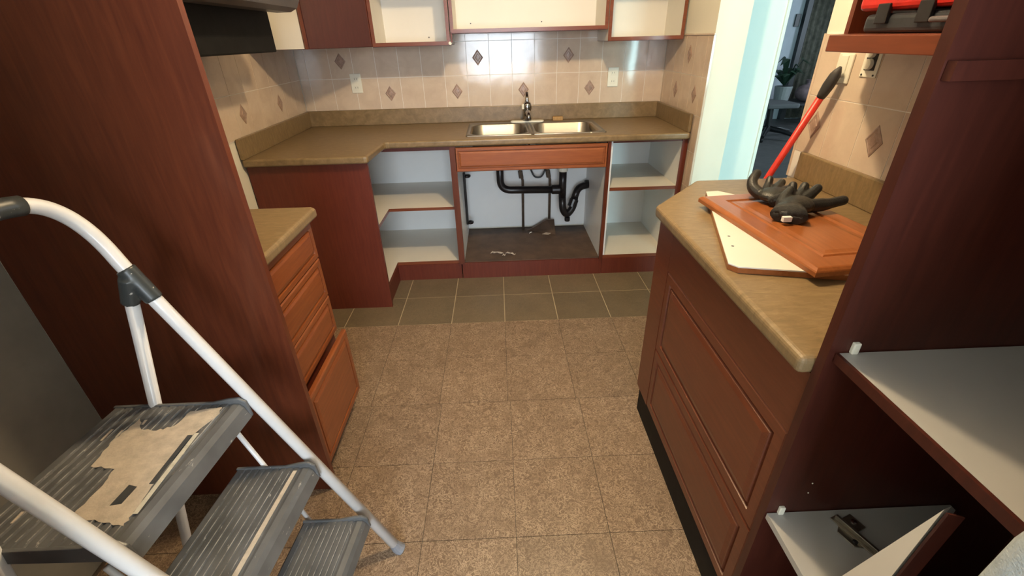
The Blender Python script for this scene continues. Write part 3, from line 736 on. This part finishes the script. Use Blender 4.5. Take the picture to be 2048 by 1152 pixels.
# glove nearer the camera, lying palm up
glove('work_glove', (.86, -2.09, zt), [
    ([(.880, -2.092, zt+.022), (.945, -2.085, zt+.024), (.990, -2.085, zt+.034)], .0205, .0145),
    ([(.885, -2.055, zt+.024), (.925, -2.035, zt+.038), (.950, -2.022, zt+.052)], .0180, .0135),
    ([(.875, -2.050, zt+.026), (.905, -2.022, zt+.040), (.918, -2.008, zt+.056)], .0175, .0130),
    ([(.850, -2.050, zt+.024), (.872, -2.022, zt+.040), (.880, -2.010, zt+.060)], .0170, .0125),
    ([(.815, -2.080, zt+.028), (.838, -2.052, zt+.044), (.856, -2.040, zt+.056)], .0175, .0120)],
    [((.850, -2.090, zt+.026), .060, (1.05, .74, .42), .5), ((.812, -2.125, zt+.024), .046, (1.1, .85, .50), .6)],
    ((.812, -2.130, zt+.024), (-.50, -.72, 0), .044, .040),
    'black rubber work glove nearer the camera, palm up with a white cuff tag', (.768, .792, -2.178, -2.166, zt+.010, zt+.024))
# glove further back, one finger curled up
glove('work_glove', (.85, -1.95, zt), [
    ([(.812, -1.965, zt+.022), (.795, -1.945, zt+.036), (.800, -1.925, zt+.056), (.822, -1.905, zt+.070)], .0190, .0140),
    ([(.842, -1.945, zt+.022), (.858, -1.922, zt+.034), (.866, -1.910, zt+.052)], .0150, .0110),
    ([(.862, -1.955, zt+.024), (.885, -1.935, zt+.036), (.898, -1.925, zt+.044)], .0170, .0125),
    ([(.872, -1.972, zt+.022), (.900, -1.958, zt+.030), (.912, -1.953, zt+.034)], .0165, .0125),
    ([(.882, -1.985, zt+.018), (.915, -1.976, zt+.022), (.935, -1.970, zt+.030)], .0120, .0075)],
    [((.848, -1.985, zt+.024), .053, (1.0, .80, .42), .2), ((.850, -2.015, zt+.020), .038, (1.1, .7, .5), 0)],
    ((.846, -2.008, zt+.020), (-.10, -1, 0), .036, .026),
    'black rubber work glove further from the camera with one finger curled up')

# ------------------------------------------------------------------ step stool
FT = Vector((-.365, -2.455, 0)); Wd = Vector((-.1, -1, 0)).normalized(); Vd = Vector((1, 0, 0))
def LP(a, b, z): return FT + Wd*a + Vd*b + Vector((0, 0, z))
WID = .39
ss = thing('step_stool', (-.7, -2.65, 0), 'white tubular folding step stool with three grey paint-splashed treads', 'step stool')
def rail(a, z): return LP(a, -.41*z, z)
up = [rail(0, .02), rail(0, .95), rail(0, 1.02)]
arc = [rail(-.004, 1.07), rail(.0, 1.11), rail(.012, 1.142), rail(.032, 1.165), rail(.06, 1.178), rail(.10, 1.182)]
mir = [rail(WID-.10, 1.182), rail(WID-.06, 1.178), rail(WID-.032, 1.165), rail(WID-.012, 1.142), rail(WID, 1.11), rail(WID+.004, 1.07), rail(WID, 1.02), rail(WID, .95), rail(WID, .02)]
def chaikin(P_, k=2):
    for _ in range(k):
        Q_ = [P_[0]]
        for i in range(len(P_)-1): Q_ += [P_[i]*.75 + P_[i+1]*.25, P_[i]*.25 + P_[i+1]*.75]
        P_ = Q_ + [P_[-1]]
    return P_
obj('front_frame', tube(B(), [up[0]] + chaikin(up[1:] + arc + mir[:-1]) + [mir[-1]], .0145, 16), M_tube, ss, smooth=True)
obj('grip', tube(B(), [rail(.060, 1.1768), rail(.08, 1.180), rail(.10, 1.182), rail(WID-.10, 1.182), rail(WID-.08, 1.180), rail(WID-.060, 1.1768)], .0182, 16), M_hinge, ss, smooth=True)['label'] = 'dark grey hand grip'
for a in (0, WID):
    obj('foot', tube(B(), [rail(a, .0) + Vector((.006, 0, 0)), rail(a, .012), rail(a, .032)], [.019, .018, .0145], 14), M_foot, ss)
rear = [LP(0.0, -.395, .99), LP(.0, -.68, .013)]
R0, R1 = LP(.010, -.418, .985), LP(.010, -.645, .012); R2, R3 = LP(WID-.010, -.645, .012), LP(WID-.010, -.418, .985)
obj('rear_frame', tube(B(), arcpts([R0, R1, R2, R3], .05, 7), .013, 14), M_tube, ss, smooth=True)
for a in (0, WID):
    s_ = 1 if a == 0 else -1
    # hinge bracket hugging both tubes
    c0 = rail(a, 1.015); c1 = rail(a, .955); e0 = LP(a + .012*s_, -.405, .975)
    bm = B(); tube(bm, [c0 + (c0-c1).normalized()*.004, c1 - (c0-c1).normalized()*.012], .0185, 16); tube(bm, [LP(a+.008*s_, -.413, 1.00), LP(a+.010*s_, -.430, .942)], .0178, 14)
    ball(bm, rail(a, .985) + Vd*-.012, .026, (1.0, .62, 1.1), 14)
    o = obj('hinge', bm, M_hinge, ss); m = o.modifiers.new('remesh', 'REMESH'); m.mode = 'VOXEL'; m.voxel_size = .003; m.use_smooth_shade = True
    sm = o.modifiers.new('smooth', 'SMOOTH'); sm.iterations = 4
    obj('brace', tube(B(), [LP(a + .018*s_, -.335, .60), LP(a + .018*s_, -.215, .14)], .006, 10), M_tube, ss, smooth=True)
def tread(z, b0, b1, a0, a1, ribs, mat, lip=.045):
    """b0 back, b1 front (toward +V)"""
    bm = B(); pts = [(b0, 0), (b0, z*0)]
    prof = [(b0, z-.03), (b0, z-.006), (b0+.006, z)]
    n = ribs; span = (b1-.028) - (b0+.012)
    for k in range(n):
        s0 = b0+.012 + span*k/n; p_ = span/n
        prof += [(s0, z), (s0+p_*.62, z), (s0+p_*.70, z-.0028), (s0+p_*.93, z-.0028)]
    prof += [(b1-.022, z), (b1-.008, z-.002), (b1, z-.012), (b1+.008, z-lip), (b1+.002, z-lip-.002), (b1-.006, z-.024), (b0+.01, z-.024), (b0+.01, z-.03)]
    A = [bm.verts.new(LP(a0, b, zz)) for b, zz in prof]; D = [bm.verts.new(LP(a1, b, zz)) for b, zz in prof]
    bm.faces.new(A); bm.faces.new(D[::-1]); k = len(prof)
    for i in range(k): bm.faces.new((A[i], D[i], D[(i+1) % k], A[(i+1) % k]))
    t_ = obj('tread', bm, mat, ss)
    bm = B()
    for k in range(n):
        s0 = b0+.012 + span*k/n; p_ = span/n
        P4 = [LP(a0+.012, s0+p_*.50, 0), LP(a1-.012, s0+p_*.50, 0), LP(a1-.012, s0+p_*.60, 0), LP(a0+.012, s0+p_*.60, 0)]
        prism(bm, P4, z+.0001, z+.0009)
    obj('ribs', bm, M_rib, t_)  # pale strips stand in for highlights on the ribs
    for aa, s_ in ((a0, -1), (a1, 1)):
        bm = B()
        pr = [(b0, z-.03), (b0, z+.003), (b1-.075, z+.003), (b1-.035, z+.012), (b1-.010, z+.014), (b1+.006, z+.002), (b1+.009, z-lip), (b1-.02, z-lip+.004)]
        A = [bm.verts.new(LP(aa, b, zz)) for b, zz in pr]; D = [bm.verts.new(LP(aa + .008*s_, b, zz)) for b, zz in pr]
        bm.faces.new(A); bm.faces.new(D[::-1])
        for i in range(len(pr)): bm.faces.new((A[i], D[i], D[(i+1) % len(pr)], A[(i+1) % len(pr)]))
        obj('end_cap', bm, M_tread, t_, bevel=.0025)
    return t_
t1 = tread(.66, -.585, -.275, .022, WID-.022, 13, M_tread)
t2 = tread(.440, -.355, -.155, .034, WID-.034, 9, M_tread)
t3 = tread(.215, -.235, -.055, .040, WID-.040, 9, M_tread, .035)
t1['label'] = 'broad top tread smeared with cream paint'
PT = [(-0.871, -2.65), (-0.877, -2.585), (-0.871, -2.556), (-0.862, -2.516), (-0.833, -2.552), (-0.797, -2.557), (-0.765, -2.544), (-0.754, -2.499), (-0.686, -2.489), (-0.68, -2.51), (-0.709, -2.583), (-0.709, -2.693), (-0.707, -2.76), (-0.706, -2.788), (-0.757, -2.778), (-0.818, -2.765), (-0.81, -2.698), (-0.815, -2.659)]
def flat(pts, z0, z1):
    from mathutils.geometry import tessellate_polygon
    P_ = [Vector((p[0], p[1], 0)) for p in pts]; bm = B(); k = len(P_)
    a = [bm.verts.new((p.x, p.y, z0)) for p in P_]; b = [bm.verts.new((p.x, p.y, z1)) for p in P_]
    for t_ in tessellate_polygon([P_]):
        bm.faces.new([b[i] for i in t_]); bm.faces.new([a[i] for i in t_][::-1])
    for i in range(k): bm.faces.new((a[i], a[(i+1) % k], b[(i+1) % k], b[i]))
    return bm
def jag(pts, n=5, amp=.006):
    out = []
    for i in range(len(pts)):
        a = Vector(pts[i]).to_2d(); b = Vector(pts[(i+1) % len(pts)]).to_2d(); d = b-a; nn = Vector((-d.y, d.x)).normalized()
        for k in range(n):
            j = 0 if k == 0 else random.uniform(-amp, amp); out.append(a + d*k/n + nn*j)
    return out
cxp = sum(p[0] for p in PT)/len(PT)
bm = flat([(p.x, p.y) for p in jag(PT, 5, .003)], .6603, .6612)
obj('paint_smear', bm, M_paint, t1)
bm = prism(B(), [(-.718, -2.70), (-.716, -2.575), (-.706, -2.575), (-.708, -2.70)], .6613, .6620); obj('worn_strip', bm, M_grey, t1)
bm = prism(B(), [(-.705, -2.765), (-.703, -2.57), (-.694, -2.57), (-.696, -2.765)], .6613, .6622); obj('paint_strip', bm, M_cream, t1)
bm = prism(B(), [(-.762, -2.745), (-.742, -2.742), (-.738, -2.705), (-.757, -2.700)], .6612, .6618); obj('paint_gap', bm, M_grey, t1)
for k in range(6):
    a = random.uniform(.06, .33); b = random.uniform(-.54, -.40); l = random.uniform(.01, .04)
    bm = prism(B(), [LP(a, b, 0), LP(a+l, b+.003, 0), LP(a+l, b+.008, 0), LP(a, b+.006, 0)], .6602, .6607); obj('paint_fleck', bm, M_paint, t1)
bm = prism(B(), [LP(.045, -.200, 0), LP(WID-.05, -.200, 0), LP(WID-.05, -.188, 0), LP(.045, -.190, 0)], .4402, .4412); obj('worn_strip', bm, M_paint, t2)

# ------------------------------------------------------------------ upholstered chair corner, bottom right
ch = thing('upholstered_chair', (.46, -3.1, 0), 'pale blue-grey fabric chair back poking into the right foreground beside the pantry', 'chair')
def chairback():
    bm = B(); n = 28; rings = []
    yz = []
    W2, H = .16, .26
    for k in range(n):
        a = 2*PI*k/n; c, s = math.cos(a), math.sin(a)
        e = .62
        yz.append((math.copysign(abs(c)**e, c)*W2, math.copysign(abs(s)**e, s)*H))
    for d, sc_ in ((-.030, .88), (-.026, .95), (-.012, 1.0), (.012, 1.0), (.026, .95), (.030, .88)):
        rings.append([bm.verts.new((.475 + d, -3.235 + y*sc_, .90 + z*sc_)) for y, z in yz])
    for i in range(len(rings)-1):
        for k in range(n): bm.faces.new((rings[i][k], rings[i][(k+1) % n], rings[i+1][(k+1) % n], rings[i+1][k]))
    bm.faces.new(rings[0][::-1]); bm.faces.new(rings[-1]); return bm
obj('backrest', chairback(), M_denim, ch, smooth=True)
obj('seat', bx(.10, .44, -3.40, -3.06, .43, .47), M_denim, ch, bevel=.015)
for (x_, y_, z_) in ((.12, -3.38, .43), (.12, -3.08, .43), (.455, -3.36, .66), (.455, -3.08, .66)):
    obj('leg', tube(B(), [(x_, y_, 0), (x_, y_, z_)], .011, 10), M_black, ch)

# ------------------------------------------------------------------ ceiling lamp
cl = thing('ceiling_lamp', (.25, -1.90, ZC), 'round ceiling lamp base in the middle of the kitchen ceiling', 'lamp')
obj('base', lathe(B(), [(.11, -.012), (.12, -.006), (.12, 0)], (.25, -1.90, ZC), 28), M_plate, cl)

# ------------------------------------------------------------------ room seen through the doorway
oc = thing('office_chair', (4.12, 3.6, 0), 'black office chair with a five-star base in the room beyond the doorway', 'chair')
cx_, cy_ = 4.04, 3.6
obj('column', tube(B(), [(cx_, cy_, .10), (cx_-.03, cy_, .42)], .042, 12), M_black, oc)
for k in range(5):
    a = 2*PI*k/5 + .3; e = Vector((cx_ + .42*math.cos(a), cy_ + .42*math.sin(a), .075))
    l_ = obj('leg', tube(B(), [(cx_, cy_, .14), lerp(Vector((cx_, cy_, .14)), e, .5) + Vector((0, 0, .012)), e], [.045, .034, .026], 10), M_black, oc)
    obj('caster', lathe(B(), [(.026, -.018), (.030, -.012), (.030, .012), (.026, .018)], (e.x, e.y, .032), 12, 'x'), M_black, l_)
obj('seat', prism(B(), rrect(cx_-.27, cx_+.27, cy_-.25, cy_+.25, .08), .44, .50), M_seat, oc, bevel=.015)
ct = thing('side_table', (4.9, 4.6, 0), 'dark low table standing against the far wall beyond the doorway', 'table')
obj('tabletop', bx(4.4, 5.5, 4.3, 4.95, .34, .37), M_fbase, ct)
for x_ in (4.44, 5.46):
    for y_ in (4.34, 4.91): obj('leg', bx(x_-.025, x_+.025, y_-.025, y_+.025, 0, .34), M_fbase, ct)
px_, py_ = 4.72, 4.6
pp = thing('potted_plant', (px_, py_, .37), 'dark leafy plant in a pale pot on the low table in the far room', 'plant')
obj('pot', lathe(B(), [(.08, .371), (.11, .40), (.135, .60), (.13, .61)], (px_, py_, 0), 18), M_pot, pp)
obj('soil', lathe(B(), [(.11, .595), (.11, .615)], (px_, py_, 0), 16), M_fbase, pp)
rnd = random.Random(4)
for k in range(22):
    a = rnd.uniform(0, 2*PI); l = rnd.uniform(.18, .42); h = rnd.uniform(.14, .46); c_ = Vector((px_, py_, .61))
    mid = c_ + Vector((math.cos(a)*l*.5, math.sin(a)*l*.4, h)); tip = c_ + Vector((math.cos(a)*l, math.sin(a)*l*.7, h*.75))
    sd = Vector((-math.sin(a), math.cos(a), 0))*.055
    bm = B(); v = [bm.verts.new(p) for p in (c_, mid - sd + Vector((0, 0, -.01)), tip, mid + sd + Vector((0, 0, -.01)), mid)]
    bm.faces.new((v[0], v[1], v[4])); bm.faces.new((v[1], v[2], v[4])); bm.faces.new((v[2], v[3], v[4])); bm.faces.new((v[3], v[0], v[4]))
    obj('leaf', bm, M_leaf, pp)
cu = thing('cushion_bag', (5.15, 4.6, .37), 'dull pink bundle on the low table beside the potted plant', 'bag')
bm = B(); ball(bm, (5.12, 4.6, .50), .17, (1, .8, .76), 20); obj('bag', bm, M_pink, cu, smooth=True)
obj('knot', lathe(B(), [(.04, .61), (.025, .65), (.045, .70)], (5.12, 4.6, 0), 12), M_pink, cu)
cn = thing('curtain', (5.5, 5.15, 0), 'dark gold textured curtain hanging beside the far pale wall', 'curtain')
bm = B(); n = 60; A = []; D = []
for i in range(n+1):
    x_ = 5.19 + .85*i/n; y_ = 5.13 + .018*math.sin(i*.9); A.append(bm.verts.new((x_, y_, .02))); D.append(bm.verts.new((x_, y_, 2.25)))
for i in range(n): bm.faces.new((A[i], A[i+1], D[i+1], D[i]))
o = obj('cloth', bm, M_curt, cn, smooth=True); sd = o.modifiers.new('s', 'SOLIDIFY'); sd.thickness = .004
obj('frame', bx(5.09, 5.17, 5.10, 5.19, .0, 2.25), M_fbase, cn)
obj('rod', tube(B(), [(5.05, 5.13, 2.28), (6.1, 5.13, 2.28)], .012, 10), M_fbase, cn)
fs = tag(obj('thermostat', bx(4.98, 5.06, 5.17, 5.199, 1.46, 1.64), M_fbase, bevel=.004), 'small dark wall switch on the far pale wall', 'switch')
